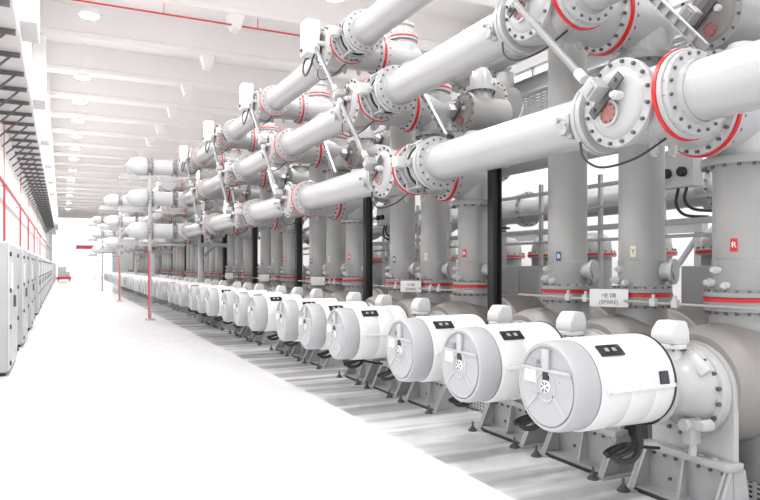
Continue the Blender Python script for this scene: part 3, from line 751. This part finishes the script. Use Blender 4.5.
            part('door', 'a', lambda: MB().box(-.02, 0, .04, .54, .1, 1.7, .006), 'steel', t); part('door', 'b', lambda: MB().box(-.02, 0, .56, 1.06, .1, 1.7, .006), 'steel', t)
            part('plinth', 'a', lambda: MB().box(.02, .58, .02, 1.08, 0, .05), 'black', t)
            t = thing('warning_board', (7.0, yb + 3.0, 0), 'red board on a slim stand behind the risers, %s' % place(k), 'board', 'red boards behind the risers')
            part('board', 'a', lambda: MB().box(-.03, .0, -.22, .22, 3.25, 3.6, .004), 'red', t)
            part('stand', 'a', lambda: MB().box(0, .04, -.02, .02, 0, 3.6), 'steel', t)
            for i in range(3):
                t = thing('gas_tank', (8.35, yb + .3 + 1.25 * i, 0), 'upright grey rear tank, %s of three, %s' % (ORD[i], place(k)), 'tank', 'upright tanks at the rear')
                part('shell', 'a', lambda: MB().lathe([(.0, 0), (.0, .34), (.06, .34), (.07, .29), (1.9, .29), (1.91, .36), (1.99, .36), (2.0, .3), (2.2, .27), (2.32, .15), (2.34, 0)], 'Z', seg=32).bolts(1.99, 2.02, .335, 16, .014), 'duct', t)
                part('red_band', 'a', lambda: MB().ring(1.93, 1.965, .3, .365, 'Z', seg=32), 'red', t, 'red band')
                part('side_nozzle', 'a', lambda: MB().cyl(-.5, -.2, .12, 'X', (0, 0, 1.2), 20).cyl(-.53, -.48, .17, 'X', (0, 0, 1.2), 24), 'hood', t)
            # rear steel portal with brace
            t = thing('steel_trestle', (9.3, yb + .2, 0), 'grey braced steel trestle at the rear, %s' % place(k), 'trestle', 'braced trestles at the rear')
            for s in (0, 1.5): part('leg', 'a', lambda: MB().box(-.06, .06, -.06, .06, 0, 2.3), 'steel', t, loc=(0, s, 0))
            part('brace', 'a', lambda: MB().bar((0, .06, 2.2), (0, 1.44, .5), .06, .08, (1, 0, 0)), 'steel', t)
            part('top_beam', 'a', lambda: MB().box(-.07, .07, -.1, 1.6, 2.3, 2.45), 'steel', t)
    def ibeam(): return MB().box(-.06, .06, -1, 23, 0, .02).box(-.06, .06, -1, 23, .22, .24).box(-.006, .006, -1, 23, .02, .22)
    single('walkway_girder', 'a', ibeam, 'galv', (6.40, 0, 4.36), 'long steel beam along the walkway behind the risers', 'beam')
    t = thing('walkway_grating', (6.5, 0, 4.36), 'grey steel grating walkway behind the risers', 'walkway')
    def gr():
        m = MB()
        for i in range(8): m.box(.0 + .12 * i, .012 + .12 * i, -1, 23, 0, .04)
        return m
    part('bearing_bars', 'a', gr, 'galv', t)
    def gr2():
        m = MB()
        for i in range(160): m.box(0, .86, -1 + .15 * i, -.985 + .15 * i, .02, .04)
        return m
    part('cross_bars', 'a', gr2, 'galv', t)
    for n in range(6): part('joist', 'a', lambda: MB().box(-.05, .9, -.05, .05, -.12, 0), 'steel', t, loc=(0, 2.9 + BAY * n, 0))
    for n in range(6):
        part('stanchion', 'a', lambda: MB().box(-.05, .05, -.05, .05, -4.36, -.12), 'steel', t, loc=(.55, 2.9 + BAY * n, 0))
    # floor cable tray behind the frames
    single('floor_cable_tray', 'a', lambda: MB().box(-.006, .006, -3, 52, .0, .16).box(-.0, .25, -3, 52, 0, .008).box(.244, .256, -3, 52, 0, .16), 'perf', (4.52, 0, .02), 'long perforated steel cable tray on the floor behind the breaker frames', 'cable tray')
    # portal frames near the far cross pipes
    for i, (x, y) in enumerate(((3.95, 21.3), (3.85, 32.5), (3.8, 40.0))):
        t = thing('steel_portal', (x, y, 0), 'grey steel portal post with knee braces, %s along the row' % ORD[i], 'portal', 'portal posts along the row')
        part('post', 'a', lambda: MB().box(-.07, .07, -.07, .07, 0, 2.35, .005), 'galv', t)
        part('arm', 'a', lambda: MB().box(-.06, .9, -.06, .06, 2.35, 2.48, .005), 'galv', t)
        part('knee_brace', 'a', lambda: MB().bar((.0, 0, 1.95), (.42, 0, 2.36), .08, .06, (0, 1, 0)), 'galv', t)
    # far end: pallet cart and red crane marker
    t = thing('pallet_cart', (.1, 86, 0), 'small red and grey loaded cart standing at the far end of the aisle', 'cart')
    part('deck', 'a', lambda: MB().box(-.7, .9, -.8, .8, .18, .5, .03), 'redpipe', t, 'red deck')
    part('load', 'a', lambda: MB().box(-.55, .35, -.6, .6, .5, 1.7, .04).box(.35, .75, -.5, .5, .5, 1.1, .03), 'hood', t)
    for sx in (-.5, .7):
        for sy in (-.6, .6): part('wheel', 'a', lambda: MB().cyl(-.06, .06, .13, 'X', seg=16), 'rubber', t, loc=(sx, sy, .13))
    t = thing('red_gate_frame', (2.0, 92, 0), 'red overhead frame at the far end of the aisle', 'frame')
    part('crossbar', 'a', lambda: MB().box(-.4, 1.9, -.1, .1, 3.9, 4.4), 'redpipe', t)
    for s in (-.3, 1.8): part('post', 'a', lambda: MB().box(-.05, .05, -.05, .05, 0, 3.9), 'wall', t, loc=(s, 0, 0))
build_bay_extras()

# ------------------------------------------------------------------ world, camera, view
w = bpy.data.worlds.new('daylight'); scene.world = w; w.use_nodes = True
bg = w.node_tree.nodes['Background']; bg.inputs[0].default_value = (.97, .98, 1, 1); bg.inputs[1].default_value = 1.6
cam = bpy.data.cameras.new('camera'); co = bpy.data.objects.new('camera', cam); COL.objects.link(co)
TH = math.atan2(380 - 62, 660)
co.location = (0, 0, 1.75); co.rotation_euler = (PI / 2, 0, -TH)
cam.sensor_width = 36; cam.lens = 660 / 760 * 36; cam.shift_y = 16 / 760; cam.clip_end = 300; cam.clip_start = .05
scene.camera = co
vs = scene.view_settings
scene.display_settings.display_device = 'sRGB'
vs.view_transform = 'Standard'; vs.look = 'None'; vs.exposure = 0.22; vs.gamma = 1; vs.use_curve_mapping = False
scene.cycles.max_bounces = 8; scene.cycles.diffuse_bounces = 5
